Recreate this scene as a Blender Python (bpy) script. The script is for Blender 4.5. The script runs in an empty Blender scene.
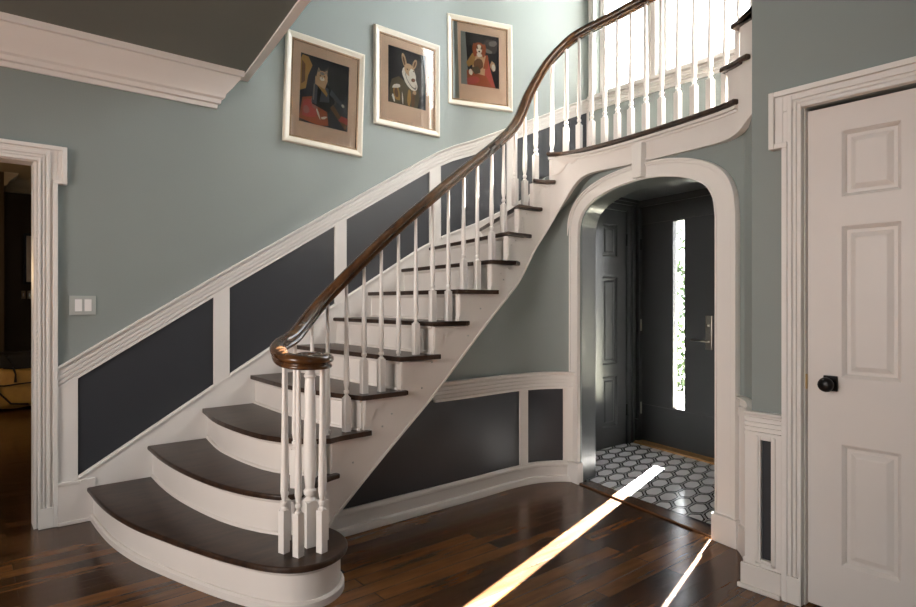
import bpy, bmesh, math, random
import numpy as np
random.seed(4)
sc = bpy.context.scene
COL = sc.collection
# ------------------------------------------------------------------ camera
CX, HY, FPX, EYE = 458.0, 302.0, 605.0, 1.22
TH = math.atan(730/605)                       # angle between the view and the +X axis
cam = bpy.data.cameras.new('camera'); cam.sensor_width = 36.0; cam.lens = FPX*36/916
cam.shift_y = -(303.5-HY)/916; cam.clip_start = .05; cam.clip_end = 300
camo = bpy.data.objects.new('camera', cam); COL.objects.link(camo)
camo.location = (0, 0, EYE)
# forward must be (cos TH', sin TH') with TH' = TH measured from +X
camo.rotation_euler = (math.pi/2, 0, TH - math.pi/2)
sc.camera = camo
sc.view_settings.view_transform = 'Standard'; sc.view_settings.look = 'None'
sc.view_settings.exposure = 0.03; sc.view_settings.gamma = 1.0
# ------------------------------------------------------------------ light
w = bpy.data.worlds.new('world'); sc.world = w; w.use_nodes = True
bg = w.node_tree.nodes['Background']; bg.inputs[0].default_value = (.93, .95, 1.0, 1); bg.inputs[1].default_value = 7.0
def lamp(name, kind, loc, aim, energy, color=(1,1,1), **kw):
    l = bpy.data.lights.new(name, kind); l.energy = energy; l.color = color
    for k, v in kw.items(): setattr(l, k, v)
    o = bpy.data.objects.new(name, l); COL.objects.link(o); o.location = loc
    from mathutils import Vector
    o.rotation_euler = Vector(aim).to_track_quat('-Z', 'Y').to_euler(); return o
SUN = (-1, -.28, -.62)
lamp('sun', 'SUN', (9, 4, 8), SUN, 420.0, (1, .93, .84), angle=.006)
lamp('stair_window_daylight', 'AREA', (4.62, 2.62, 3.95), (-1, .05, -.12), 95, (.93, .97, 1), shape='RECTANGLE', size=1.8, size_y=1.5)
lamp('hall_fill', 'AREA', (-2.7, 1.5, 1.8), (1, .27, -.12), 25, (1, .86, .76), shape='RECTANGLE', size=1.9, size_y=1.5, spread=math.radians(72))  # added warm fill aimed at the stairs, unseen behind the viewer
lamp('rear_fill', 'AREA', (-.2, -2.95, 1.7), (.12, 1, -.02), 3, (1, .86, .76), shape='RECTANGLE', size=2.4, size_y=1.7)  # faint fill lamp added at the viewer's back
lamp('upper_hall_fill', 'AREA', (-2.5, 1.6, 4.3), (1, .35, -.15), 5, (.95, .97, 1), shape='RECTANGLE', size=2.4, size_y=1.4)  # extra fill added above the slab; no window is built there
lamp('back_room_lamp', 'POINT', (-.7, 7.0, 1.5), (0, 0, -1), 26, (1, .66, .32), shadow_soft_size=.12)
# ------------------------------------------------------------------ materials
M = {}
def mat(name, col, rough=.5, spec=.5, metal=0, noise=0, nscale=8, bump=0, bscale=60, coat=0):
    m = bpy.data.materials.new(name); m.use_nodes = True; nt = m.node_tree; b = nt.nodes['Principled BSDF']
    b.inputs['Base Color'].default_value = (*col, 1); b.inputs['Roughness'].default_value = rough
    b.inputs['Specular IOR Level'].default_value = spec; b.inputs['Metallic'].default_value = metal
    b.inputs['Coat Weight'].default_value = coat; b.inputs['Coat Roughness'].default_value = .12
    tc = nt.nodes.new('ShaderNodeTexCoord')
    if noise:
        n = nt.nodes.new('ShaderNodeTexNoise'); n.inputs['Scale'].default_value = nscale; n.inputs['Detail'].default_value = 5
        nt.links.new(tc.outputs['Object'], n.inputs['Vector'])
        mx = nt.nodes.new('ShaderNodeMix'); mx.data_type = 'RGBA'
        mx.inputs[6].default_value = (*[c*(1-noise) for c in col], 1); mx.inputs[7].default_value = (*[min(1, c*(1+noise)) for c in col], 1)
        nt.links.new(n.outputs['Fac'], mx.inputs[0]); nt.links.new(mx.outputs[2], b.inputs['Base Color'])
    if bump:
        n2 = nt.nodes.new('ShaderNodeTexNoise'); n2.inputs['Scale'].default_value = bscale; n2.inputs['Detail'].default_value = 4
        nt.links.new(tc.outputs['Object'], n2.inputs['Vector'])
        bp = nt.nodes.new('ShaderNodeBump'); bp.inputs['Strength'].default_value = bump; bp.inputs['Distance'].default_value = .01
        nt.links.new(n2.outputs['Fac'], bp.inputs['Height']); nt.links.new(bp.outputs['Normal'], b.inputs['Normal'])
    M[name] = m; return m
mat('wall_paint', (.242, .280, .272), .55, .35, noise=.04, nscale=2, bump=.05, bscale=120)
mat('charcoal', (.036, .040, .047), .40, .4, noise=.1, nscale=3, bump=.04, bscale=90)
mat('white_trim', (.76, .745, .72), .38, .45, noise=.02, nscale=6)
mat('white_old', (.72, .69, .66), .4, .45, noise=.04, nscale=5, bump=.03, bscale=14)
mat('slate_gloss', (.044, .048, .051), .28, .6, bump=.05, bscale=12)
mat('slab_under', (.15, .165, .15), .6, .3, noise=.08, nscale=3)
mat('black_metal', (.012, .012, .013), .35, .5, metal=.6)
mat('steel', (.55, .53, .48), .35, .5, metal=1)
mat('brass', (.6, .42, .18), .35, .5, metal=1)
mat('plate_grey', (.40, .43, .42), .4)
mat('switch_white', (.8, .8, .8), .35)
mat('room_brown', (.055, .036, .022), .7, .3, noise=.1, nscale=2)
mat('room_cream', (.40, .33, .24), .6)
mat('tan_leather', (.52, .31, .09), .38, .5, noise=.3, nscale=9, bump=.5, bscale=14)
mat('black_cloth', (.012, .011, .014), .7)
mat('cream_frame', (.70, .66, .56), .42, noise=.07, nscale=20, bump=.08, bscale=50)
mat('gilt_line', (.20, .12, .055), .4, .5, metal=.3, noise=.5, nscale=60)
mat('mat_board', (.80, .62, .48), .8, .2, noise=.05, nscale=30)
mat('leaf', (.018, .040, .010), .5, .4, noise=.5, nscale=4)
mat('soil_ground', (.35, .36, .30), .9, .2, noise=.3, nscale=3)
mat('tile_white', (.86, .88, .90), .12, .5, noise=.05, nscale=40)
mat('tile_black', (.012, .014, .02), .12, .5)
mat('grout_base', (.02, .022, .03), .16, .5)
mat('oak_sill', (.42, .24, .09), .4, .5, noise=.3, nscale=12)
mat('threshold_wood', (.10, .05, .025), .22, .5, noise=.4, nscale=10)

def wood(name, dark, light, rough, axis_scale, coat=.0, bs=.10):
    m = bpy.data.materials.new(name); m.use_nodes = True; nt = m.node_tree; b = nt.nodes['Principled BSDF']
    tc = nt.nodes.new('ShaderNodeTexCoord'); mp = nt.nodes.new('ShaderNodeMapping'); mp.inputs['Scale'].default_value = axis_scale
    n = nt.nodes.new('ShaderNodeTexNoise'); n.inputs['Scale'].default_value = 1; n.inputs['Detail'].default_value = 8; n.inputs['Roughness'].default_value = .65
    cr = nt.nodes.new('ShaderNodeValToRGB'); cr.color_ramp.elements[0].position = .3; cr.color_ramp.elements[0].color = (*dark, 1)
    cr.color_ramp.elements[1].position = .72; cr.color_ramp.elements[1].color = (*light, 1)
    nt.links.new(tc.outputs['Object'], mp.inputs['Vector']); nt.links.new(mp.outputs[0], n.inputs['Vector'])
    nt.links.new(n.outputs['Fac'], cr.inputs[0]); nt.links.new(cr.outputs[0], b.inputs['Base Color'])
    b.inputs['Specular IOR Level'].default_value = .3; b.inputs['Roughness'].default_value = rough; b.inputs['Coat Weight'].default_value = coat; b.inputs['Coat Roughness'].default_value = .1
    bp = nt.nodes.new('ShaderNodeBump'); bp.inputs['Strength'].default_value = bs; bp.inputs['Distance'].default_value = .004
    nt.links.new(n.outputs['Fac'], bp.inputs['Height']); nt.links.new(bp.outputs['Normal'], b.inputs['Normal'])
    M[name] = m
wood('tread_wood', (.009, .005, .004), (.060, .032, .019), .33, (5, 22, 5))
wood('rail_wood', (.016, .007, .004), (.125, .055, .018), .22, (9, 9, 3), coat=.35, bs=0)

def floor_mat():
    m = bpy.data.materials.new('walnut_floor'); m.use_nodes = True; nt = m.node_tree; b = nt.nodes['Principled BSDF']; L = nt.links
    tc = nt.nodes.new('ShaderNodeTexCoord')
    br = nt.nodes.new('ShaderNodeTexBrick'); br.offset = .37; br.inputs['Scale'].default_value = 1
    br.inputs['Brick Width'].default_value = 1.15; br.inputs['Row Height'].default_value = .082; br.inputs['Mortar Size'].default_value = .0024
    br.inputs['Mortar Smooth'].default_value = .3; br.inputs['Bias'].default_value = 0
    br.inputs['Color1'].default_value = (0, 0, 0, 1); br.inputs['Color2'].default_value = (1, 1, 1, 1); br.inputs['Mortar'].default_value = (.5, .5, .5, 1)
    L.new(tc.outputs['Object'], br.inputs['Vector'])
    mp = nt.nodes.new('ShaderNodeMapping'); mp.inputs['Scale'].default_value = (3.5, 26, 1); L.new(tc.outputs['Object'], mp.inputs['Vector'])
    n = nt.nodes.new('ShaderNodeTexNoise'); n.inputs['Scale'].default_value = 1; n.inputs['Detail'].default_value = 5; n.inputs['Roughness'].default_value = .55; L.new(mp.outputs[0], n.inputs['Vector'])
    n3 = nt.nodes.new('ShaderNodeTexNoise'); n3.inputs['Scale'].default_value = 2.2; n3.inputs['Detail'].default_value = 3; L.new(tc.outputs['Object'], n3.inputs['Vector'])
    mx = nt.nodes.new('ShaderNodeMath'); mx.operation = 'MULTIPLY_ADD'; L.new(br.outputs['Color'], mx.inputs[0]); mx.inputs[1].default_value = .30; nh = nt.nodes.new('ShaderNodeMath'); nh.operation = 'MULTIPLY'; nh.inputs[1].default_value = .38; L.new(n.outputs['Fac'], nh.inputs[0]); L.new(nh.outputs[0], mx.inputs[2])
    ad = nt.nodes.new('ShaderNodeMath'); ad.operation = 'MULTIPLY_ADD'; L.new(n3.outputs['Fac'], ad.inputs[0]); ad.inputs[1].default_value = .3; L.new(mx.outputs[0], ad.inputs[2])
    cr = nt.nodes.new('ShaderNodeValToRGB'); e = cr.color_ramp.elements
    e[0].position = .24; e[0].color = (.020, .0095, .005, 1); e[1].position = .74; e[1].color = (.20, .085, .027, 1)
    k = e.new(.48); k.color = (.080, .034, .0125, 1)
    L.new(ad.outputs[0], cr.inputs[0])
    mm = nt.nodes.new('ShaderNodeMix'); mm.data_type = 'RGBA'; L.new(br.outputs['Fac'], mm.inputs[0]); L.new(cr.outputs[0], mm.inputs[6]); mm.inputs[7].default_value = (.006, .004, .003, 1)
    L.new(mm.outputs[2], b.inputs['Base Color'])
    rr = nt.nodes.new('ShaderNodeMapRange'); rr.inputs[3].default_value = .13; rr.inputs[4].default_value = .28; L.new(n.outputs['Fac'], rr.inputs[0]); L.new(rr.outputs[0], b.inputs['Roughness'])
    h = nt.nodes.new('ShaderNodeMath'); h.operation = 'MULTIPLY_ADD'; L.new(br.outputs['Fac'], h.inputs[0]); h.inputs[1].default_value = -1.2
    h2 = nt.nodes.new('ShaderNodeMath'); h2.operation = 'MULTIPLY'; L.new(n.outputs['Fac'], h2.inputs[0]); h2.inputs[1].default_value = .2; L.new(h2.outputs[0], h.inputs[2])
    bp = nt.nodes.new('ShaderNodeBump'); bp.inputs['Strength'].default_value = .22; bp.inputs['Distance'].default_value = .004
    L.new(h.outputs[0], bp.inputs['Height']); L.new(bp.outputs['Normal'], b.inputs['Normal'])
    b.inputs['Specular IOR Level'].default_value = .42
    M['walnut_floor'] = m
floor_mat()
def glass(name, tint=(1, 1, 1), refl=.08):
    m = bpy.data.materials.new(name); m.use_nodes = True; nt = m.node_tree; nt.nodes.clear()
    o = nt.nodes.new('ShaderNodeOutputMaterial'); t = nt.nodes.new('ShaderNodeBsdfTransparent'); g = nt.nodes.new('ShaderNodeBsdfGlossy'); x = nt.nodes.new('ShaderNodeMixShader')
    t.inputs[0].default_value = (*tint, 1); g.inputs['Roughness'].default_value = .02; f = nt.nodes.new('ShaderNodeFresnel'); f.inputs[0].default_value = 1.3
    nt.links.new(f.outputs[0], x.inputs[0]); nt.links.new(t.outputs[0], x.inputs[1]); nt.links.new(g.outputs[0], x.inputs[2]); nt.links.new(x.outputs[0], o.inputs[0]); M[name] = m
glass('clear_glass')
# ------------------------------------------------------------------ mesh helpers
class MB:
    def __init__(s): s.v = []; s.f = []; s.mi = []
    def add(s, vs, fs, mi=0):
        k = len(s.v); s.v += [tuple(map(float, a)) for a in vs]; s.f += [tuple(k+i for i in f) for f in fs]; s.mi += [mi]*len(fs); return s
    def hexa(s, p, mi=0):   # 8 points: bottom ring 0-3, top ring 4-7
        return s.add(p, [(3,2,1,0),(4,5,6,7),(0,1,5,4),(1,2,6,5),(2,3,7,6),(3,0,4,7)], mi)
    def box(s, x0, x1, y0, y1, z0, z1, mi=0):
        return s.hexa([(x0,y0,z0),(x1,y0,z0),(x1,y1,z0),(x0,y1,z0),(x0,y0,z1),(x1,y0,z1),(x1,y1,z1),(x0,y1,z1)], mi)
    def prism(s, poly, z0, z1, mi=0):
        n = len(poly); vs = [(x, y, z0) for x, y in poly]+[(x, y, z1) for x, y in poly]
        return s.add(vs, [tuple(range(n))[::-1], tuple(range(n, 2*n))]+[(i, (i+1) % n, n+(i+1) % n, n+i) for i in range(n)], mi)
    def lb(s, P, D, s0, s1, z0, z1, d0, d1, mi=0):   # box along a wall line: s along, d out of the wall into the room
        nx, ny = D[1], -D[0]
        q = lambda a, d: (P[0]+D[0]*a+nx*d, P[1]+D[1]*a+ny*d)
        a, b, c, e = q(s0, d0), q(s1, d0), q(s1, d1), q(s0, d1)
        return s.hexa([(*p, z0) for p in (a, b, c, e)]+[(*p, z1) for p in (a, b, c, e)], mi)
    def lpoly(s, P, D, pts, d0, d1, mi=0):           # polygon (s,z) on a wall line, extruded d0..d1
        nx, ny = D[1], -D[0]; n = len(pts)
        vs = [(P[0]+D[0]*a+nx*d, P[1]+D[1]*a+ny*d, z) for d in (d0, d1) for a, z in pts]
        return s.add(vs, [tuple(range(n))[::-1], tuple(range(n, 2*n))]+[(i, (i+1) % n, n+(i+1) % n, n+i) for i in range(n)], mi)
    def sweep(s, path, prof, mi=0, closed=False, cap=True):
        # plumb sweep: prof (a,b): a = to the right of travel in plan, b = up
        P = np.array([p[:2] for p in path], float); Z = [p[2] for p in path]; n = len(P); m = len(prof)
        vs = []
        for i in range(n):
            t0 = P[i]-P[i-1] if i else P[1]-P[0]; t1 = P[i+1]-P[i] if i < n-1 else P[-1]-P[-2]
            t0 = t0/max(1e-9, np.linalg.norm(t0)); t1 = t1/max(1e-9, np.linalg.norm(t1)); t = t0+t1; t = t/np.linalg.norm(t)
            k = 1/max(.4, float(np.dot(t, t0))); nn = np.array([t[1], -t[0]])*k
            for a, b in prof: vs.append((P[i][0]+nn[0]*a, P[i][1]+nn[1]*a, Z[i]+b))
        fs = [(i*m+j, i*m+(j+1) % m, (i+1)*m+(j+1) % m, (i+1)*m+j) for i in range(n-1) for j in range(m)]
        if cap: fs += [tuple(range(m))[::-1], tuple(range((n-1)*m, n*m))]
        return s.add(vs, fs, mi)
    def tube(s, path, prof, mi=0, scale=None):       # true perpendicular sweep, prof (side, up)
        P = [np.array(p, float) for p in path]; n = len(P); m = len(prof); vs = []
        for i in range(n):
            t = P[min(n-1, i+1)]-P[max(0, i-1)]; t /= np.linalg.norm(t)
            r = np.array([t[1], -t[0], 0]); r /= max(1e-9, np.linalg.norm(r)); u = np.cross(r, t)
            k = scale[i] if scale else 1
            for a, b in prof: vs.append(P[i]+r*a*k+u*b*k)
        fs = [(i*m+j, i*m+(j+1) % m, (i+1)*m+(j+1) % m, (i+1)*m+j) for i in range(n-1) for j in range(m)]
        fs += [tuple(range(m))[::-1], tuple(range((n-1)*m, n*m))]
        return s.add(vs, fs, mi)
    def lathe(s, c, prof, seg=14, mi=0):
        vs = []; m = len(prof)
        for k in range(seg):
            a = 2*math.pi*k/seg; ca, sa = math.cos(a), math.sin(a)
            for r, z in prof: vs.append((c[0]+r*ca, c[1]+r*sa, c[2]+z))
        fs = [(k*m+j, ((k+1) % seg)*m+j, ((k+1) % seg)*m+j+1, k*m+j+1) for k in range(seg) for j in range(m-1)]
        fs += [tuple(k*m for k in range(seg))[::-1], tuple(k*m+m-1 for k in range(seg))]
        return s.add(vs, fs, mi)
    def build(s, name, mats, parent=None, smooth=False, bevel=0, seg=2):
        if not isinstance(mats, (list, tuple)): mats = [mats]
        V = np.array(s.v); c = np.array([(V[:, 0].min()+V[:, 0].max())/2, (V[:, 1].min()+V[:, 1].max())/2, V[:, 2].min()])
        me = bpy.data.meshes.new(name); me.from_pydata([tuple(v) for v in (V-c)], [], s.f)
        for m in mats: me.materials.append(M[m])
        me.polygons.foreach_set('material_index', s.mi)
        bm = bmesh.new(); bm.from_mesh(me); bmesh.ops.recalc_face_normals(bm, faces=bm.faces)
        if bm.faces: pass
        bm.to_mesh(me); bm.free()
        if smooth: me.polygons.foreach_set('use_smooth', [True]*len(me.polygons))
        me.update()
        o = bpy.data.objects.new(name, me); COL.objects.link(o)
        if parent is not None:
            o.parent = parent; off = world_loc(parent); o.location = tuple(c-off)
        else: o.location = tuple(c)
        if smooth == 'auto':
            try:
                me.polygons.foreach_set('use_smooth', [True]*len(me.polygons)); me.set_sharp_from_angle(angle=math.radians(38))
            except Exception: pass
        if bevel:
            b = o.modifiers.new('bevel', 'BEVEL'); b.width = bevel; b.segments = seg; b.limit_method = 'ANGLE'; b.angle_limit = math.radians(40)
        return o
def world_loc(o):
    v = np.zeros(3)
    while o is not None: v += np.array(o.location); o = o.parent
    return v
def thing(name, loc, label, cat, group=None):
    o = bpy.data.objects.new(name, None); COL.objects.link(o); o.location = loc; o.empty_display_size = .1
    return tag(o, label, cat, group)
def tag(o, label, cat, group=None):
    o['label'] = label; o['category'] = cat
    if group: o['group'] = group
    return o
def struct(o): o['kind'] = 'structure'; return o
def sroot(name, loc):
    o = bpy.data.objects.new(name, None); COL.objects.link(o); o.location = loc; return struct(o)
TR = [0]
def trim(mb, m='white_trim', **k):
    TR[0] += 1; return struct(mb.build('trim_%d' % TR[0], m, **k))
def crom(P, k=8):
    P = [np.array(p, float) for p in P]; o = []
    for i in range(len(P)-1):
        a = P[i-1] if i else 2*P[0]-P[1]; b = P[i]; c = P[i+1]; d = P[i+2] if i+2 < len(P) else 2*P[-1]-P[-2]
        for j in range(k):
            t = j/k; o.append(.5*((2*b)+(c-a)*t+(2*a-5*b+4*c-d)*t*t+(3*b-a-3*c+d)*t**3))
    o.append(P[-1]); return np.array(o)
def offset(P, d):
    P = np.asarray(P, float); T = np.gradient(P, axis=0); T /= np.linalg.norm(T, axis=1)[:, None]
    return P+d*np.stack([-T[:, 1], T[:, 0]], 1)
def reed(w, t, n, base=0.0):   # reeded flat moulding profile of height w, thickness t
    g = .013; p = [(base, 0), (t, 0)]; step = w*.80/n; z = w*.04
    for i in range(n):
        p += [(t, z+step*.52), (t-g, z+step*.58), (t-g, z+step*.94), (t, z+step)]; z += step
    p += [(t*1.35, w*.90), (t*1.45, w*.97), (t*1.3, w), (base, w)]
    return p

# ================================================================== STRUCTURE
R = .1848
DS = 0.027   # plan length added by the rounded corner
UX = (1.0, 0.0)
# floor
f = MB()
f.add([(-3, -3.2, 0), (3.4, -3.2, 0), (3.4, 4.1, 0), (-3, 4.1, 0)], [(0, 1, 2, 3)])
f.add([(-3, 4.1, 0), (3.4, 4.1, 0), (3.4, 9.2, 0), (-3, 9.2, 0)], [(0, 1, 2, 3)])
fo = struct(f.build('floor', 'walnut_floor'))
# wall A path (plan), room on the right-hand side of +X travel
WA = [(-3.0, 3.95), (-.6, 3.95)]
WAc = crom([(2.6, 3.95), (2.85, 3.95), (3.05, 3.948), (3.2, 3.935), (3.35, 3.905), (3.6, 3.835), (4.1, 3.69), (4.47, 3.585), (4.53, 3.565)], 5)
WAall = [(.33, 3.95), (1.2, 3.95), (2.0, 3.95)]+[tuple(p) for p in WAc]
def wall_strip(path, z0, z1, t=-.12):
    m = MB(); m.sweep([(p[0], p[1], 0) for p in path], [(0, z0), (0, z1), (t, z1), (t, z0)]); return m
m = wall_strip(WAall, 0, 5.4)
m.box(-.52, .33, 3.95, 4.07, 1.98, 5.4); m.box(-3, -.52, 3.95, 4.07, 0, 5.4)
struct(m.build('wall_left', 'wall_paint'))
# slab of the upper floor over the hall, with its white edge band at the stair opening
slab = [(-3, -3.2), (1.12, -3.2), (1.12, 0), (1.2, 1.6), (1.27, 2.74), (1.36, 3.4), (1.43, 3.95), (-3, 3.95)]
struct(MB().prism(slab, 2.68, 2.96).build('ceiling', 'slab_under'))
edge = [(1.43, 3.95, 0), (1.36, 3.4, 0), (1.27, 2.74, 0), (1.2, 1.6, 0), (1.12, 0, 0), (1.12, -3.2, 0)]
trim(MB().sweep(edge, [(0, 2.668), (-.045, 2.668), (-.045, 2.98), (0, 2.98)]))
struct(MB().box(-3, 4.8, -3.2, 4.1, 5.4, 5.5).build('ceiling', 'white_trim'))
# rear of the hall with openings added for fill light (behind the viewer)
m = MB(); m.box(-3.12, -3, -3.2, 4.07, 0, .95); m.box(-3.12, -3, -3.2, 4.07, 2.35, 5.4); m.box(-3.12, -3, -3.2, .5, .95, 2.35); m.box(-3.12, -3, 1.8, 4.07, .95, 2.35)
struct(m.build('wall_rear', 'wall_paint'))
m = MB(); m.box(-3, 4.8, -3.32, -3.2, 0, .95); m.box(-3, 4.8, -3.32, -3.2, 1.85, 5.4); m.box(-3, -.9, -3.32, -3.2, .95, 1.85); m.box(-.3, 4.8, -3.32, -3.2, .95, 1.85)
struct(m.build('wall_front', 'wall_paint'))
# crown moulding on wall A under the slab
cp = [(0, -.23), (.014, -.23), (.016, -.205), (.03, -.2), (.034, -.175), (.05, -.165), (.056, -.14), (.085, -.105), (.115, -.06), (.125, -.04), (.14, -.036), (.142, 0), (0, 0)]
trim(MB().sweep([(-3, 3.95, 2.68), (1.262, 3.95, 2.68), (1.262, 4.0, 2.68)], [(a, b) for a, b in cp]), smooth='auto')
# far room behind the left doorway
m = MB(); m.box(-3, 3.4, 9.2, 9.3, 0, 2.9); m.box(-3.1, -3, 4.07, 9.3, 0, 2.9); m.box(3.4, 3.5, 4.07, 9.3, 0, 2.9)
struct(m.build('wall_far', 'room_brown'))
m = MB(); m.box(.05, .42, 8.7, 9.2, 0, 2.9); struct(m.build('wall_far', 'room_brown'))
struct(MB().box(-3, 3.4, 4.07, 9.3, 2.72, 2.8).build('ceiling', 'room_cream'))
m = MB(); cpf = [(0, -.16), (.03, -.15), (.05, -.1), (.12, -.03), (.14, 0), (0, 0)]
m.sweep([(.42, 9.2, 2.72), (3.4, 9.2, 2.72)], cpf); m.sweep([(.42, 8.7, 2.72), (.42, 9.2, 2.72)], cpf); trim(m, 'room_cream')
trim(MB().box(.42, 3.4, 9.175, 9.2, 0, .13), 'room_brown')
# outer wall with the stair windows (line runs along -Y from the corner)
PO, DY = (4.53, 3.565), (0, -1.0)
m = MB()
m.lb(PO, DY, -.1, 4.4, 2.12, 3.11, 0, -.16); m.lb(PO, DY, -.1, .08, 3.11, 5.4, 0, -.16)
m.lb(PO, DY, .08, 1.85, 4.75, 5.4, 0, -.16); m.lb(PO, DY, .60, .72, 3.11, 4.75, 0, -.16); m.lb(PO, DY, 1.85, 4.4, 3.11, 5.4, 0, -.16)
struct(m.build('wall_outer', 'wall_paint'))
struct(MB().box(2.75, 4.69, -.95, -.83, 2.1, 5.4).build('wall_stair_end', 'wall_paint'))
def window(n, s0, s1, z0, z1):
    r = sroot('window_%d' % n, (4.53, 3.565-(s0+s1)/2, z0))
    c = MB(); c.lb(PO, DY, s0-.056, s0, z0, z1+.08, 0, .022); c.lb(PO, DY, s1, s1+.056, z0, z1+.08, 0, .022); c.lb(PO, DY, s0, s1, z1, z1+.08, 0, .022)
    c.lb(PO, DY, s0-.058, s0-.045, z0, z1+.09, .022, .034); c.lb(PO, DY, s0-.012, s0, z0, z1, .022, .03)
    c.build('window_frame', 'white_trim', r, bevel=.003)
    b = MB(); b.lb(PO, DY, s0, s0+.05, z0, z1, -.1, -.06); b.lb(PO, DY, s1-.05, s1, z0, z1, -.1, -.06); b.lb(PO, DY, s0, s1, z0, z0+.06, -.1, -.06); b.lb(PO, DY, s0, s1, z1-.05, z1, -.1, -.06)
    b.build('sash', 'white_trim', r, bevel=.003)
    MB().lb(PO, DY, s0+.05, s1-.05, z0+.06, z1-.05, -.083, -.079).build('pane', 'clear_glass', r)
    MB().lb(PO, DY, s0-.058, s1+.058, z0-.025, z0+.004, -.06, .05).build('window_sill', 'white_trim', r, bevel=.004)
window(1, .085, .60, 3.11, 4.75); window(2, .72, 1.85, 3.11, 4.75)
# wall B (right) from its corner towards the viewer
PB = (2.63, 1.195); YL, YR = .985, .225
def sb(y): return PB[1]-y
m = MB()
m.lb(PB, DY, 0, sb(YL), 0, 5.4, 0, -.12); m.lb(PB, DY, sb(YL), sb(YR), 2.0, 5.4, 0, -.12); m.lb(PB, DY, sb(YR), 4.4, 0, 5.4, 0, -.12)
struct(m.build('wall_right', 'wall_paint'))
m = MB(); m.lb(PB, DY, sb(YL)-.1, sb(YR)+.1, 0, 2.3, -.30, -.26); m.lb(PB, DY, sb(YL)-.1, sb(YR)+.1, 2.2, 2.3, -.26, -.12); m.lb(PB, DY, sb(YL)-.1, sb(YL)-.06, 0, 2.2, -.26, -.12); m.lb(PB, DY, sb(YR)+.06, sb(YR)+.1, 0, 2.2, -.26, -.12); struct(m.build('wall_door_backing', 'charcoal'))  # unseen backing box added behind the door to block leaking outside light
# wall under the stairs + curve into the arch wall.  z of the stringer's lower edge
ZL = [(-.3, 0), (.15, .0), (.333, .156), (.604, .393), (.929, .672), (1.232, .967), (1.436, 1.161), (1.68, 1.355), (1.838, 1.594), (1.93, 1.76), (1.975, 1.896), (2.019, 1.979), (2.068, 2.03), (2.129, 2.05), (2.24, 2.053), (2.469, 2.045), (2.906, 2.038), (3.108, 2.032), (3.192, 2.042), (3.257, 2.07), (3.316, 2.12), (3.5, 2.25), (4.2, 2.68)]
_zl = lambda s: float(np.interp(s, [a for a, b in ZL], [b for a, b in ZL]))
zlow = lambda s: _zl(s) if s < .6 else float(np.mean([_zl(s+d) for d in np.linspace(-.06, .06, 9)]))
N = [(1.19,2.52),(1.29,2.60),(1.40,2.665),(1.52,2.69),(1.8,2.70),(2.2,2.70),(2.6,2.705),(2.75,2.722),(2.88,2.735),(2.985,2.73),(3.060,2.683),(3.103,2.59),(3.105,2.31),(3.06,1.96),(2.995,1.63),(2.945,1.46),(2.90,1.375),(2.868,1.29),(2.85,1.18),(2.85,.9),(2.85,.5)]
NP = crom(N, 12); NS = np.r_[0, np.cumsum(np.linalg.norm(np.diff(NP, axis=0), axis=1))]
def npt(s, d=0):
    s = s+DS*min(1, max(0, (s-1.85)/.35))
    P = offset(NP, d) if d else NP
    return (float(np.interp(s, NS, P[:, 0])), float(np.interp(s, NS, P[:, 1])))
def npath(s0, s1, d=0, step=.03):
    n = max(2, int(abs(s1-s0)/step)+1); return [npt(s, d) for s in np.linspace(s0, s1, n)]
WU = [tuple(p) for p in crom([(1.36, 2.835), (1.7, 2.84), (2.1, 2.845), (2.5, 2.85), (2.78, 2.862), (2.94, 2.852), (3.05, 2.828), (3.14, 2.785), (3.215, 2.728), (3.262, 2.66)], 6)]
m = MB(); wz = [(1.36, .10), (1.47, .2), (1.744, .43), (2.069, .71), (2.372, 1.0), (2.575, 1.2), (2.816, 1.4), (2.95, 1.6), (3.05, 1.85), (3.1, 2.08), (3.3, 2.1)]
vs = []; n = len(WU)
for (x, y), (ox, oy) in zip(WU, offset(WU, .08)):
    t = float(np.interp(x, [a for a, b in wz], [b for a, b in wz])); vs += [(x, y, 0), (x, y, t), (ox, oy, t), (ox, oy, 0)]
m.add(vs, [(i*4+j, i*4+(j+1) % 4, i*4+4+(j+1) % 4, i*4+4+j) for i in range(n-1) for j in range(4)]+[(0, 1, 2, 3), (n*4-1, n*4-2, n*4-3, n*4-4)])
struct(m.build('wall_under_stair', 'wall_paint', smooth='auto'))
# arch wall
PA, QA = (3.252, 2.66), (3.03, 1.55); LA = math.dist(PA, QA); DA = ((QA[0]-PA[0])/LA, (QA[1]-PA[1])/LA)
UC = .600
def arch(u, side_z, pts):   # symmetric outline from left foot to right foot
    h = [(-u, 0), (-u, side_z*.5), (-u, side_z)]+[(-a, b) for a, b in pts]
    c = crom(h[2:]+[(a, b) for a, b in pts[::-1] if a != 0]+[(u, side_z)], 4)
    return [(-u, 0)]+[(float(a), float(b)) for a, b in c]+[(u, 0)]
inn = arch(.530, 1.66, [(.517, 1.755), (.475, 1.825), (.40, 1.873), (.30, 1.907), (.16, 1.935), (0, 1.945)])
outr = arch(.668, 1.66, [(.652, 1.78), (.60, 1.875), (.50, 1.948), (.36, 1.998), (.19, 2.028), (0, 2.038)])
inn = [(UC-.014+a*1.028, b) for a, b in inn]; outr = [(UC+a*.992, b) for a, b in outr]
def ploc(sv, d=0): return (PA[0]+DA[0]*sv+DA[1]*d, PA[1]+DA[1]*sv-DA[0]*d)
m = MB(); T = .22
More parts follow.
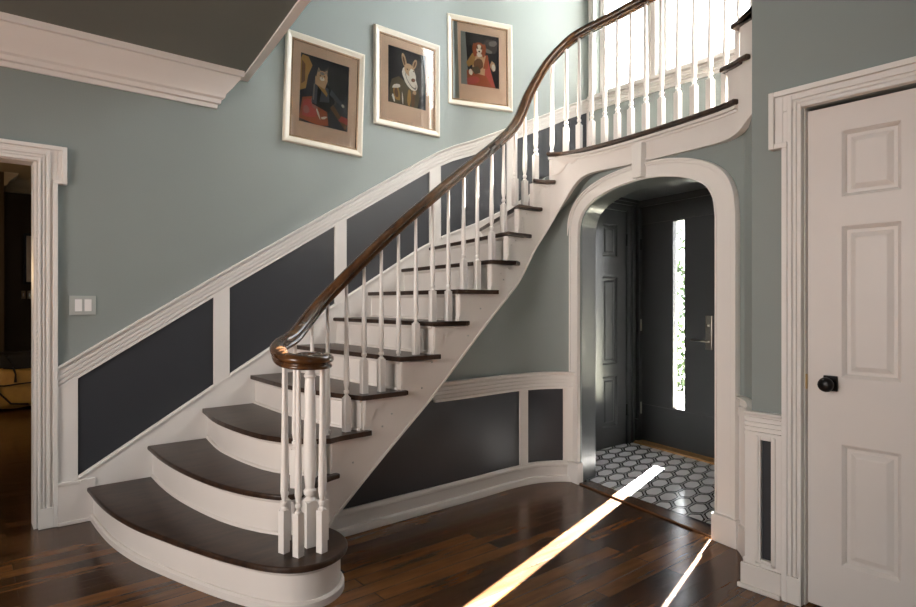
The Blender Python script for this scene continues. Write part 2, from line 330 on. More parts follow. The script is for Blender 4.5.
def ring(a, b, d0, d1, mb, mi=0, shiftx=True):
    n = len(a); vs = []
    for (p, q) in zip(a, b):
        for (sv, z) in (p, q):
            vs.append((*ploc(sv, d0), z)); vs.append((*ploc(sv, d1), z))
    fs = []
    for i in range(n-1):
        k = i*4; l = k+4
        fs += [(k, l, l+2, k+2), (k+1, k+3, l+3, l+1), (k, k+1, l+1, l), (k+2, l+2, l+3, k+3)]
    fs += [(0, 2, 3, 1), (n*4-4, n*4-3, n*4-1, n*4-2)]
    mb.add(vs, fs, mi)
# wall sheet round the arch: outer border points to the rectangle
border = []
for (sv, z) in inn:
    if z < 1.60: border.append((-.09 if sv < UC else 1.29, z))
    else:
        t = (sv-(UC-.53))/1.06; border.append((-.09+t*1.38, 2.12))
border[1] = (-.09, 1.60); border[-2] = (1.29, 1.60)
inn2 = list(inn); 
ring(inn2, border, 0, -.012, m)
struct(m.build('wall_arch', 'wall_paint'))
# jamb lining runs straight back along +X (dark paint)
m = MB(); nn = len(inn); vs = []
for sv, z in inn:
    x, y = ploc(sv, -.004); vs += [(x, y, z), (x+.18, y+.015, z)]
for sv, z in [(UC+(a-UC)*1.02, b+.012) for a, b in inn]:
    x, y = ploc(sv, -.004); vs += [(x, y, z), (x+.18, y+.015, z)]
fs = [(2*i, 2*i+1, 2*i+3, 2*i+2) for i in range(nn-1)]+[(2*nn+2*i, 2*nn+2*i+2, 2*nn+2*i+3, 2*nn+2*i+1) for i in range(nn-1)]
fs += [(2*i, 2*i+2, 2*nn+2*i+2, 2*nn+2*i) for i in range(nn-1)]+[(2*i+1, 2*nn+2*i+1, 2*nn+2*i+3, 2*i+3) for i in range(nn-1)]
m.add(vs, fs); trim(m, 'slate_gloss', smooth='auto')
# arch casing, three steps
m = MB()
lerp = lambda A, B, t: [(a[0]+(b[0]-a[0])*t, a[1]+(b[1]-a[1])*t) for a, b in zip(A, B)]
ring(inn, outr, .0, .022, m); ring(inn, lerp(inn, outr, .08), .022, .027, m); ring(lerp(inn, outr, .74), outr, .022, .030, m); ring(lerp(inn, outr, .88), outr, .030, .038, m)
trim(m, bevel=.004, smooth='auto')
# plinth feet
m = MB(); m.lb(PA, DA, -.075, .073, 0, .14, 0, .05); trim(m, bevel=.004)
m = MB(); m.lb(PA, DA, 1.128, 1.275, 0, .14, 0, .05); trim(m, bevel=.004)
# keystone
m = MB(); m.lpoly(PA, DA, [(UC-.016, 1.95), (UC+.056, 1.95), (UC+.060, 2.15), (UC-.020, 2.15)], .0, .064); trim(m, bevel=.004)
# return wall between arch and wall B
RW = [tuple(p) for p in crom([(3.035, 1.44), (2.995, 1.395), (2.95, 1.352), (2.87, 1.295), (2.76, 1.235), (2.69, 1.21), (2.63, 1.195)], 5)]
m = MB(); m.sweep([(a, b, 0) for a, b in RW], [(0, 0), (0, 2.2), (-.06, 2.2), (-.06, 0)]); struct(m.build('wall_return', 'wall_paint', smooth='auto'))

# ------------------------------------------------ vestibule
PV, QV = (4.60, 3.04), (4.47, 2.33); LV = math.dist(PV, QV); DV = ((QV[0]-PV[0])/LV, (QV[1]-PV[1])/LV)
LW, SL0, SL1 = .83, 1.024, 1.105
m = MB()
m.lb(PV, DV, -.12, 0, 0, 2.16, 0, -.14); m.lb(PV, DV, 0, LW, 2.028, 2.16, 0, -.14); m.lb(PV, DV, LW, SL0, 0, 2.16, 0, -.14); m.lb(PV, DV, -.02, .02, 0, 2.1, -.055, -.14); m.lb(PV, DV, LW-.02, LW+.02, 0, 2.1, -.055, -.14); m.lb(PV, DV, 0, LW, 2.0, 2.1, -.055, -.14)
m.lb(PV, DV, SL0, SL1, 0, .45, 0, -.14); m.lb(PV, DV, SL0, SL1, 1.9, 2.16, 0, -.14); m.lb(PV, DV, SL1, 1.9, 0, 2.16, 0, -.14)
struct(m.build('wall_entry', 'slate_gloss'))
m = MB(); m.box(3.38, 4.75, 3.09, 3.17, 0, 2.16); struct(m.build('wall_vestibule_left', 'slate_gloss'))
m = MB(); m.box(3.2, 4.5, 1.22, 1.30, 0, 2.16); struct(m.build('wall_vestibule_right', 'slate_gloss'))
struct(MB().prism([(3.33, 2.78), (3.06, 1.3), (3.2, 1.22), (4.5, 1.22), (4.75, 3.17), (3.38, 3.17)], 2.10, 2.15).build('ceiling', 'slate_gloss'))
m = MB(); m.lb(PV, DV, SL0+.0, SL1, .45, 1.9, -.09, -.085); sl = struct(m.build('window_3', 'clear_glass'))
# mosaic floor of the vestibule, stretched hexagons with a thin double outline
tile = MB(); tz = .004
TP = [(3.31, 2.70), (3.04, 1.40), (3.2, 1.30), (4.42, 1.30), (4.62, 3.09), (3.36, 3.09)]
tile.prism(TP, -.02, .003, 0)
a1 = np.array((.027, .115)); c1 = np.array((-.160, .040)); b1 = c1-a1
def inside(p):
    x, y = p; k = False; n = len(TP)
    for i in range(n):
        (xa, ya), (xb, yb) = TP[i], TP[(i+1) % n]
        if (ya > y) != (yb > y) and x < (xb-xa)*(y-ya)/(yb-ya)+xa: k = not k
    return k
def clip(poly):   # Sutherland-Hodgman against the convex vestibule outline
    P = TP[::-1] if sum((TP[i][0]*TP[(i+1) % 6][1]-TP[(i+1) % 6][0]*TP[i][1]) for i in range(6)) < 0 else TP
    out = poly
    for i in range(len(P)):
        A, B = P[i], P[(i+1) % len(P)]; src = out; out = []
        g = lambda p: (B[0]-A[0])*(p[1]-A[1])-(B[1]-A[1])*(p[0]-A[0])
        for j in range(len(src)):
            p, q = src[j-1], src[j]; gp, gq = g(p), g(q)
            if (gp >= 0) != (gq >= 0):
                t = gp/(gp-gq); out.append((p[0]+(q[0]-p[0])*t, p[1]+(q[1]-p[1])*t))
            if gq >= 0: out.append(q)
        if len(out) < 3: return None
    return out
nb = [a1, c1, b1, -a1, -c1, -b1]; hx = [(nb[i]+nb[(i+1) % 6])/3 for i in range(6)]
for i in range(-14, 15):
    for j in range(-12, 13):
        c = np.array((3.74, 1.991))+i*a1+j*c1
        if not (3.0 < c[0] < 4.7 and 1.2 < c[1] < 3.2): continue
        def hexpoly(k): return [(c[0]+h[0]*k, c[1]+h[1]*k) for h in hx]
        # rounded inner hexagon
        e = hexpoly(.77); rp = []
        for q in range(6):
            A, B, Cc = np.array(e[q-1]), np.array(e[q]), np.array(e[(q+1) % 6]); rp += [tuple(B+(A-B)*.13), tuple(B+(Cc-B)*.13)]
        p = clip(rp)
        if p: tile.add([(x, y, .0052) for x, y in p], [tuple(range(len(p)))], 1)
        for q in range(6):
            o0, o1 = .975, .925; A, B = hx[q], hx[(q+1) % 6]
            p = clip([(c[0]+A[0]*o0, c[1]+A[1]*o0), (c[0]+B[0]*o0, c[1]+B[1]*o0), (c[0]+B[0]*o1, c[1]+B[1]*o1), (c[0]+A[0]*o1, c[1]+A[1]*o1)])
            if p: tile.add([(x, y, .0052) for x, y in p], [tuple(range(len(p)))], 1)
to = struct(tile.build('floor', ['grout_base', 'tile_white']))
# threshold and door sill
m = MB(); m.lb(PA, DA, .066, 1.135, 0, .012, -.07, .035); trim(m, 'threshold_wood', bevel=.005)
m = MB(); m.lb(PV, DV, -.02, LW+.02, 0, .018, 0, .10); m.lb(PV, DV, .0, LW, 0, .023, -.14, 0); m.lb(PV, DV, .0, LW, 0, .06, -.14, -.055); trim(m, 'oak_sill', bevel=.002)

def panel_leaf(name, P, D, s0, s1, z0, z1, d, cols, rows, mname, parent, th=.04, rec=.016):
    """panelled door leaf: stiles and rails in front, recessed fields behind, each field raised again"""
    b = MB(); xs = sorted({s0, s1, *[c for q in cols for c in q]}); zs = sorted({z0, z1, *[r for q in rows for r in q]})
    for i in range(len(xs)-1):
        for j in range(len(zs)-1):
            a0, a1_, b0, b1_ = xs[i], xs[i+1], zs[j], zs[j+1]
            isp = any(abs(a0-c[0]) < 1e-6 and abs(a1_-c[1]) < 1e-6 for c in cols) and any(abs(b0-r[0]) < 1e-6 and abs(b1_-r[1]) < 1e-6 for r in rows)
            if not isp: b.lb(P, D, a0, a1_, b0, b1_, d-th, d)
    o = b.build(name, mname, parent)
    for c in cols:
        for r in rows:
            q = MB(); nx, ny = D[1], -D[0]
            pt = lambda a, z, dd: (P[0]+D[0]*a+nx*dd, P[1]+D[1]*a+ny*dd, z)
            def rect(i, dd): return [pt(c[0]+i, r[0]+i, dd), pt(c[1]-i, r[0]+i, dd), pt(c[1]-i, r[1]-i, dd), pt(c[0]+i, r[1]-i, dd)]
            rings = [rect(0, d-.001), rect(.010, d-.010), rect(.014, d-rec), rect(.026, d-rec), rect(.045, d-.006), rect(.048, d-.0055)]
            vs = [v for g in rings for v in g]; fs = [(k*4+t, k*4+(t+1) % 4, k*4+4+(t+1) % 4, k*4+4+t) for k in range(len(rings)-1) for t in range(4)]
            fs.append(tuple(range(len(vs)-4, len(vs)))); q.add(vs, fs); q.build('door_panel', mname, o)
    return o
# front door
fd = sroot('door_1', (4.535, 2.63, 0))
S0, S1 = .342, .458
m = MB()
for (a, b_) in ((.005, S0), (S1, LW-.005)): m.lb(PV, DV, a, b_, .345, 1.885, -.05, 0)
m.lb(PV, DV, .005, LW-.005, .022, .335, -.05, 0); m.lb(PV, DV, .005, LW-.005, 1.895, 2.03, -.05, 0)
m.lb(PV, DV, .005, LW-.005, .335, .345, -.05, -.006); m.lb(PV, DV, .005, S0, 1.885, 1.895, -.05, -.006); m.lb(PV, DV, S1, LW-.005, 1.885, 1.895, -.05, -.006); m.lb(PV, DV, S0, S1, 1.885, 1.895, -.05, -.006)
m.build('door_leaf', 'slate_gloss', fd)
m = MB(); m.lb(PV, DV, S0, S1, .345, 1.885, -.027, -.022); m.build('glass_slot', 'clear_glass', fd)
m = MB(); m.lb(PV, DV, .665, .725, .85, 1.115, 0, .012); esc = m.build('lock_plate', 'steel', fd, bevel=.004)
q = lambda a, z, d: (PV[0]+DV[0]*a+DV[1]*d, PV[1]+DV[1]*a-DV[0]*d, z)
circ = lambda r, k=10: [(r*math.cos(2*math.pi*i/k), r*math.sin(2*math.pi*i/k)) for i in range(k)]
m = MB(); m.tube([q(.695, .915, .012), q(.695, .915, .05)], circ(.011)); m.tube([q(.70, .915, .05), q(.66, .918, .055), q(.565, .922, .05)], circ(.008)); m.build('door_handle', 'steel', esc, smooth=True)
m = MB(); m.tube([q(.695, 1.04, .01), q(.695, 1.04, .028)], circ(.012)); m.build('keyhole', 'steel', esc, smooth=True)
for zz in (.30, 1.02, 1.72):
    m = MB(); m.tube([q(-.002, zz-.05, .006), q(-.002, zz+.05, .0065)], circ(.007)); m.build('hinge', 'steel' if zz < 1.1 else 'black_metal', fd)
# front door casing
m = MB()
m.lb(PV, DV, -.095, -.004, 0, 2.14, 0, .02); m.lb(PV, DV, -.095, -.06, 0, 2.14, .02, .04); m.lb(PV, DV, -.022, -.004, 0, 2.05, .02, .028)
m.lb(PV, DV, -.004, LW+.1, 2.045, 2.14, 0, .02); m.lb(PV, DV, -.095, LW+.1, 2.105, 2.14, .02, .04); m.lb(PV, DV, LW+.004, SL0-.01, 0, 2.14, 0, .02)
m.lb(PV, DV, -.1, 1.9, 2.075, 2.11, .0, .05) if False else None
m.lb(PV, DV, -.098, -.002, 0, .2, 0, .045)
trim(m, 'slate_gloss', bevel=.003)
# closet door in the vestibule's left wall
PL = (0, 3.09)
cd = sroot('door_2', (4.05, 3.09, 0))
panel_leaf('door_leaf', PL, UX, 3.62, 4.42, .012, 1.985, .012, [(3.76, 3.94), (4.10, 4.30)], [(.18, .60), (.70, 1.43), (1.60, 1.87)], 'slate_gloss', cd, th=.03)
for zz in (.3, 1.75):
    m = MB(); m.tube([(4.425, 3.072, zz-.05), (4.425, 3.071, zz+.05)], circ(.007)); m.build('hinge', 'black_metal', cd)
m = MB(); m.lb(PL, UX, 4.43, 4.52, 0, 2.07, 0, .02); m.lb(PL, UX, 4.49, 4.52, 0, 2.07, .02, .036); m.lb(PL, UX, 3.52, 4.43, 1.995, 2.07, 0, .02); m.lb(PL, UX, 3.5, 4.54, 2.05, 2.085, 0, .04); m.lb(PL, UX, 3.5, 4.55, 2.075, 2.1, 0, .055)
m.lb(PL, UX, 4.435, 4.445, 0, 2.0, .02, .028); m.lb(PL, UX, 3.52, 3.61, 0, 2.0, 0, .02)
trim(m, 'slate_gloss', bevel=.003)

# ------------------------------------------------ right door (wall B)
rd = sroot('door_3', (2.64, (YL+YR)/2, 0))
panel_leaf('door_leaf', PB, DY, sb(YL)+.003, sb(YR)-.003, .008, 1.989, -.022, [(sb(.860), sb(.667)), (sb(.543), sb(.350))], [(.193, .665), (.925, 1.515), (1.63, 1.885)], 'white_old', rd)
kx = 2.652
m = MB(); m.box(kx-.012, kx, .872, .922, .87, .93); ro = m.build('knob_plate', 'black_metal', rd, bevel=.003)
ro['label'] = 'square black rosette'
m = MB(); kp = [(.0, 0), (.010, 0), (.010, .022), (.017, .026), (.026, .034), (.029, .044), (.026, .055), (.016, .062), (0, .063)]
vs = []; 
for k in range(16):
    a = 2*math.pi*k/16
    for r_, h_ in kp: vs.append((kx-.012-h_, .897+r_*math.cos(a), .899+r_*math.sin(a)))
mm_ = len(kp); m.add(vs, [(k*mm_+j, ((k+1) % 16)*mm_+j, ((k+1) % 16)*mm_+j+1, k*mm_+j+1) for k in range(16) for j in range(mm_-1)])
m.build('door_knob', 'black_metal', ro, smooth=True)
trim(MB().lb(PB, DY, sb(YL)-.003, sb(YL)+.002, 0, 2.0, -.12, .001), 'white_old')
m = MB(); m.box(2.632, 2.655, .982, .9835, .87, .93); m.build('strike_plate', 'brass', rd)
def crossette(P, D, si, so, top_in, top_out, ear_out, ear_z, side, s_far, mname='white_trim', plinth=True):
    """casing round an opening: side=+1 opening lies at larger s, -1 at smaller s. s_far: the end of the head outside the picture"""
    m = MB()
    def B(a, b, z0, z1, d0, d1):
        m.lb(P, D, min(a, b), max(a, b), z0, z1, d0, d1)
    k = side; wd = abs(si-so)
    B(so, si, 0, top_in, 0, .02)                                  # leg
    B(so, s_far, top_in, top_out, 0, .02)                         # head
    B(ear_out, so, ear_z, top_out, 0, .0199)                      # ear
    # back band along the outside
    bw = .022
    B(so, so+k*bw, 0, ear_z, .02, .036); B(ear_out+k*bw, so+k*bw, ear_z, ear_z+bw, .02, .036)
    B(ear_out, ear_out+k*bw, ear_z, top_out, .02, .036); B(ear_out+k*bw, s_far, top_out-bw, top_out, .02, .036)
    # inner beads
    for o_, w_, d_ in ((0, .012, .012), (.020, .010, .007), (.036, .018, .010)):
        B(si-k*o_, si-k*(o_+w_), 0, top_in+o_+w_, .02, .02+d_); B(si-k*o_, s_far, top_in+o_, top_in+o_+w_, .02, .02+d_)
    if plinth: B(so, si, 0, .11, .02, .034)
    return trim(m, mname, bevel=.003)
crossette(PB, DY, sb(.987), sb(1.061), 2.0, 2.085, sb(1.113), 1.85, 1, 1.35)
crossette(PB, DY, sb(.223), sb(.149), 2.0, 2.085, sb(.097), 1.85, -1, sb(.25))
# left doorway casing in wall A (the line starts at X=0)
P0 = (0, 3.95)
crossette(P0, UX, .336, .424, 1.975, 2.066, .467, 1.862, -1, -.60)
crossette(P0, UX, -.52, -.63, 1.975, 2.066, -.67, 1.862, 1, -.5)
m = MB(); m.lb(P0, UX, .318, .337, 0, 1.98, -.13, .0); m.lb(P0, UX, -.54, -.52, 0, 1.98, -.13, 0); m.lb(P0, UX, -.54, .32, 1.972, 1.99, -.13, 0); trim(m)

# ------------------------------------------------ wainscot on wall A
def zrail(x):   # underside of the rail
    return float(np.interp(x, [.318, .435, 1.253, 2.104, 2.9, 3.05, 3.2, 3.4, 3.9, 4.1, 4.3, 4.53], [.672, .745, 1.252, 1.769, 2.245, 2.33, 2.40, 2.475, 2.70, 2.79, 2.89, 2.985]))
def zskirt(x):
    return float(np.interp(x, [.512, 1.315, 2.201, 2.861, 3.1, 3.45, 3.78, 4.05, 4.53], [.235, .722, 1.253, 1.640, 1.755, 1.896, 2.07, 2.25, 2.36]))
def pathA(x0, x1):
    P = [p for p in [(float(a), float(b)) for a, b in WAall]]; xs = [p[0] for p in P]; ys = [p[1] for p in P]
    pts = sorted({x0, x1, *[x for x in xs if x0 < x < x1]}); return [(x, float(np.interp(x, xs, ys))) for x in pts]
def dense(P, st=.1):
    o = []
    for a, b in zip(P[:-1], P[1:]):
        k = max(1, int(math.dist(a, b)/st)); o += [(a[0]+(b[0]-a[0])*i/k, a[1]+(b[1]-a[1])*i/k) for i in range(k)]
    return o+[P[-1]]
def band(path, lo, hi, t0, t1):   # vertical board between two height functions along a plan path
    m = MB(); vs = []; n = len(path)
    A = offset(path, -t0); B = offset(path, -t1)
    for i, p in enumerate(path):
        l, h = lo(p[0]), hi(p[0]); vs += [(*A[i], l), (*A[i], h), (*B[i], h), (*B[i], l)]
    m.add(vs, [(i*4+j, i*4+(j+1) % 4, i*4+4+(j+1) % 4, i*4+4+j) for i in range(n-1) for j in range(4)]+[(0, 1, 2, 3), (n*4-1, n*4-2, n*4-3, n*4-4)]); return m
pa = dense(pathA(.422, 4.53), .12)
trim(MB().sweep([(x, y, zrail(x)) for x, y in pa], reed(.128, .022, 4)))
# outer wall rail + skirt at the landing
trim(MB().sweep([(4.53, 3.56, 2.985), (4.53, 1.1, 2.985)], reed(.125, .022, 4)))
m = MB(); m.lb(PO, DY, .1, 3.0, 2.35, 2.985, 0, .006); trim(m, 'wall_paint')
m = MB(); m.lb(PO, DY, 0, 3.0, 2.2, 2.36, 0, .02); trim(m)
st = [(.422, .519), (1.253, 1.353), (2.104, 2.201), (2.962, 3.075), (3.70, 3.80), (4.51, 4.53)]
for a, b in st: trim(band(dense(pathA(a, b), .05), lambda x: max(.0, zskirt(max(x, .512))-.02), lambda x: zrail(x)+.01, 0, .018), bevel=.003)
for (a, b), (c, d) in zip(st[:-1], st[1:]):
    trim(band(dense(pathA(b-.005, c+.005), .1), lambda x: zskirt(x)-.02, lambda x: zrail(x)+.01, 0, .005), 'charcoal')
    p = dense(pathA(b, c), .1)
    trim(MB().sweep([(x, y, zskirt(x)-.004) for x, y in p], [(0.005, 0), (.030, 0), (.030, .010), (.022, .018), (.005, .018)]))
# skirt board following the flight
trim(band(dense(pathA(.512, 4.53), .06), lambda x: 0 if x < .75 else zskirt(x)-.36, zskirt, 0, .02))
m = MB(); m.lb(P0, UX, .422, .60, 0, .235, .02, .034); m.lb(P0, UX, .422, .60, 0, .02, .034, .048); m.lb(P0, UX, .422, .53, .215, .235, .034, .04)
struct(m.build('baseboard_left', 'white_old', bevel=.003))

# ------------------------------------------------ wainscot under the stairs
def along(path, x0, x1): return [p for p in path if x0 <= p[0] <= x1]
WD = dense(WU, .04)
dz = lambda x: float(np.interp(x, [a for a, b in wz], [b for a, b in wz]))
WDs = [p for p in WD]
trim(MB().sweep([(x, y, .628) for x, y in WDs if x > 2.12], reed(.115, .024, 4)))
base = [(0, 0), (.044, 0), (.044, .016), (.036, .034), (.020, .040), (.020, .098), (.028, .104), (.028, .116), (.018, .128), (0, .130)]
struct(MB().sweep([(x, y, 0) for x, y in WDs], base).build('baseboard_back', 'white_old', smooth='auto'))
trim(band([p for p in WDs if p[0] < 2.90], lambda x: .11, lambda x: min(.64, dz(x)+.02), 0, .004), 'charcoal')
trim(band([p for p in WDs if 2.93 < p[0] < 3.23 and p[1] > 2.69], lambda x: .11, lambda x: .64, 0, .004), 'charcoal')
trim(band([p for p in WDs if 2.875 < p[0] < 2.97], lambda x: .11, lambda x: .64, 0, .018))
k0 = [p for p in WDs if p[0] > 3.195]
trim(band(k0, lambda x: .11, lambda x: .64, 0, .018))
trim(band([p for p in WDs if 2.94 < p[0] < 3.24], lambda x: .11, lambda x: .135, 0, .018))

# ------------------------------------------------ return wainscot + wall B wainscot
RB = RW
trim(MB().sweep([(x, y, .655) for x, y in RB], reed(.10, .026, 1)), smooth='auto')
m = MB().sweep([(x, y, 0) for x, y in RB], [(0, 0), (.02, 0), (.02, .66), (0, .66)]); trim(m, smooth='auto')
struct(MB().sweep([(x, y, 0) for x, y in RB], [(.02, 0), (.042, 0), (.042, .025), (.034, .12), (.02, .125)]).build('baseboard_return', 'white_old', smooth='auto'))
m = MB(); m.sweep([(x, y, .15) for x, y in RB[12:18]], [(.02, 0), (.021, 0), (.021, .49), (.02, .49)]); trim(m, 'charcoal')
m = MB()
s0, s1 = -.022, sb(1.061)
pa_, pb_ = sb(1.150), sb(1.108)
m.lb(PB, DY, s0, pa_, 0, .66, 0, .022); m.lb(PB, DY, pb_, s1, 0, .66, 0, .022); m.lb(PB, DY, pa_, pb_, 0, .135, 0, .022); m.lb(PB, DY, pa_, pb_, .638, .66, 0, .022)
m.lb(PB, DY, pa_-.02, pa_-.008, .115, .655, .022, .027); m.lb(PB, DY, pa_-.02, pb_+.02, .115, .127, .022, .027); m.lb(PB, DY, pb_+.008, pb_+.02, .115, .655, .022, .027)
trim(m, bevel=.0025)
m = MB(); m.lb(PB, DY, pa_, pb_, .13, .64, 0, .004); trim(m, 'charcoal')
trim(MB().sweep([(PB[0], PB[1]+.022, .655), (PB[0], 1.062, .655)], reed(.10, .026, 4)))
m = MB(); m.lb(PB, DY, s0-.012, s1, 0, .105, .022, .036); m.lb(PB, DY, s0-.02, s1, 0, .02, .036, .05); struct(m.build('baseboard_right', 'white_old', bevel=.004))

# ================================================================== STAIRCASE
stair = thing('staircase', (2.0, 3.3, 0), 'curved staircase with dark wooden treads and white risers climbing to the window', 'staircase')
SC = {2: .0, 3: .26, 4: .456, 5: .69, 6: .911, 7: 1.10, 8: 1.358, 9: 1.509, 10: 1.621, 11: 1.768, 12: 1.875, 13: 3.107, 14: 3.182, 15: 3.33, 16: 3.52, 17: 3.72}
SE = {2: .327, 3: .516, 4: .739, 5: .968, 6: 1.194, 7: 1.415, 8: 1.642, 9: 1.760, 10: 1.855, 11: 1.935, 12: 3.206, 13: 3.30, 14: 3.42, 15: 3.6, 16: 3.85}
ya = lambda x: float(np.interp(x, [p[0] for p in WAall], [p[1] for p in WAall]))-.022
FR = {   # front nosing line from the wall to the outer corner
 1: [(.560, 3.93), (.566, 3.65), (.585, 3.40), (.632, 3.13), (.702, 2.89), (.775, 2.665), (.845, 2.48), (.93, 2.31), (1.022, 2.215), (1.137, 2.195), (1.238, 2.24), (1.305, 2.325), (1.33, 2.44), (1.315, 2.55)],
 2: [(.868, 3.93), (.862, 3.6), (.878, 3.306), (.925, 2.98), (.985, 2.76), (1.06, 2.60), (1.12, 2.53), (1.19, 2.52)],
 3: [(1.183, 3.93), (1.135, 3.5), (1.165, 3.05), (1.235, 2.83), (1.32, 2.72), npt(.26)],
 4: [(1.485, 3.93), (1.475, 3.4), (1.51, 3.0), npt(.456)],
}
WX = {5: 1.785, 6: 2.085, 7: 2.378, 8: 2.675, 9: 2.945, 10: 3.43, 11: 3.88}
for n_ in range(5, 12): FR[n_] = [(WX[n_], ya(WX[n_])), npt(SC[n_])]
FR[12] = [(4.525, 3.35), npt(SC[12])]
FR[13] = [(4.525, 1.38), npt(SC[13])]; FR[14] = [(4.525, .95), npt(SC[14])]; FR[15] = [(4.525, .5), npt(SC[15])]; FR[16] = [(4.525, .05), npt(SC[16])]; FR[17] = [(4.525, -.4), npt(SC[17])]
for n_ in FR:
    if len(FR[n_]) > 2: FR[n_] = [(float(a), float(b)) for a, b in crom(FR[n_], 4)]
def back(n):   # riser line of step n: front line pushed back
    P = FR[n]
    if len(P) == 2:
        P = [P[0], tuple(npt(SC[n], 0))]
    Q = offset(P, .03 if n <= 12 else .03)
    return [(float(a), float(b)) for a, b in Q]
for n_ in range(1, 17):
    fr = list(FR[n_]); z = R*n_
    nb_ = [(float(a), float(b)) for a, b in offset(back(n_+1), .03)]
    if 9 <= n_ <= 12:
        A_, B_ = np.array(nb_[-1]), np.array(nb_[0]); nb_[-1] = tuple(A_+(B_-A_)/np.linalg.norm(B_-A_)*(.10 if n_ in (10, 11) else .06))
    if n_ == 1:
        side = [(1.30, 2.62)]; poly = fr+side+[p for p in nb_[::-1]]
    else:
        ret = npath(SC[n_], SE[n_]); inner = npt(SE[n_], .03); poly = fr+ret[1:]+[inner]
        poly += nb_[::-1]
        if n_ == 12: poly += [(4.525, 3.35)] if False else []
    # wall side closing points
    if n_ in (9, 10, 11):
        x0, x1 = nb_[0][0], fr[0][0]
        if n_ == 11: poly += [(4.50, 3.55)]
        poly += [(x, ya(x)) for x in [4.1, 3.7, 3.35, 3.2, 3.05] if min(x0, x1) < x < max(x0, x1)]
    # drop near duplicates
    pl = []
    for p in poly:
        if not pl or math.dist(p, pl[-1]) > .004: pl.append(p)
    t = MB().prism(pl, z-.026, z)
    o = t.build('tread', 'tread_wood', stair, bevel=.008, seg=3)
# risers (with a small cove under each nosing and a quarter-round at the foot)
for n_ in range(1, 17):
    P = back(n_)
    if n_ > 1:
        # stop the riser at the back of the stringer face
        out = []
        for (xa, ya_), (xb, yb) in zip(P[:-1], P[1:]):
            k = max(2, int(math.hypot(xb-xa, yb-ya_)/.01))
            for i_ in range(k):
                p = np.array((xa+(xb-xa)*i_/k, ya_+(yb-ya_)*i_/k))
                if np.min(np.hypot(NP[:, 0]-p[0], NP[:, 1]-p[1])) < .036 and out: break
                out.append(tuple(p))
            else: continue
            break
        P = [out[0]]+[q_ for i_, q_ in enumerate(out[1:-1]) if i_ % 8 == 7]+[out[-1]]
    z0 = R*(n_-1); m = MB()
    m.sweep([(x, y, 0) for x, y in P], [(0, z0), (0, R*n_-.026), (-.02, R*n_-.026), (-.02, z0)])
    m.sweep([(x, y, 0) for x, y in P], [(0, R*n_-.046), (.012, R*n_-.034), (.012, R*n_-.026), (0, R*n_-.026)])
    m.sweep([(x, y, 0) for x, y in P], [(0, z0), (.012, z0), (.010, z0+.008), (0, z0+.014)] if n_ > 1 else [(0, 0), (.016, 0), (.016, .028), (.008, .036), (0, .036)])
    m.build('riser', 'white_old', stair, smooth='auto')
# outer stringer
m = MB()
def sstrip(mb, s0, s1, lo, hi, d0, d1, step=.03, mi=0):
    n = max(2, int((s1-s0)/step)+2); ss = np.linspace(s0, s1, n); vs = []
    for s_ in ss:
        a, b = npt(s_, d0), npt(s_, d1); l, h = lo(s_), hi(s_)
        vs += [(*a, l), (*a, h), (*b, h), (*b, l)]
    mb.add(vs, [(i*4+j, i*4+(j+1) % 4, i*4+4+(j+1) % 4, i*4+4+j) for i in range(n-1) for j in range(4)]+[(0, 1, 2, 3), (n*4-1, n*4-2, n*4-3, n*4-4)], mi)
for n_ in range(2, 17):
    a, b = SC[n_]+.03, SC[n_+1]+.03
    sstrip(m, a, b, lambda s_: min(zlow(s_), R*n_-.05), lambda s_: R*n_-.026, .03, .06)
sf = MB(); sstrip(sf, .2, 3.15, lambda s_: zlow(s_)+.004, lambda s_: zlow(s_)+.03, .058, .22)
stg = m.build('stringer', 'white_old', stair, smooth='auto')
struct(sf.build('trim_90', 'wall_paint', smooth='auto'))
# edge bead along the stringer's lower edge, and the cove mouldings under the landing edge
m = MB(); sstrip(m, .16, 3.8, zlow, lambda s_: zlow(s_)+.016, .024, .03); m.build('stringer_bead', 'white_old', stg, smooth='auto')
m = MB(); zt = 12*R
sstrip(m, SC[12]+.02, SE[12]-.005, lambda s_: zt-.046, lambda s_: zt-.03, .014, .03); sstrip(m, SC[12]+.05, SE[12]-.005, lambda s_: zt-.062, lambda s_: zt-.048, .022, .03)
m.build('landing_moulding', 'white_old', stair)
# scroll brackets at the tread ends
for n_ in range(3, 13):
    a = SC[n_]+.035; L_ = (.20 if n_ < 9 else .10) if n_ != 12 else .26; zt = R*n_-.031; m = MB()
    pts = [(0, 0), (L_, 0), (L_*.98, -.012), (L_*.84, -.022), (L_*.74, -.012), (L_*.62, -.02), (L_*.50, -.045), (L_*.42, -.052), (L_*.36, -.045), (L_*.30, -.055), (L_*.26, -.085), (L_*.16, -.115), (L_*.06, -.118), (0, -.13)]
    vs = [(*npt(a+u, .0245), zt+v) for u, v in pts]+[(*npt(a+u, .03), zt+v) for u, v in pts]; k = len(pts)
    m.add(vs, [tuple(range(k)), tuple(range(k, 2*k))[::-1]]+[(i, (i+1) % k, k+(i+1) % k, k+i) for i in range(k)]); m.build('scroll_bracket', 'white_old', stg)
# screw-cap marks on the stringer
for s_, z_ in [(.42, .40), (.60, .56), (.66, .62), (.86, .74), (.93, .88), (1.2, 1.02), (1.3, 1.18), (1.5, 1.36)]:
    m = MB(); p = npt(s_, .030); m.lathe((p[0], p[1], z_), [(0, -.005), (.005, -.004), (.006, 0), (.005, .004), (0, .005)], 8); m.build('wood_plug', 'plate_grey', stg)
# soffit closing the landing from below is the vestibule ceiling

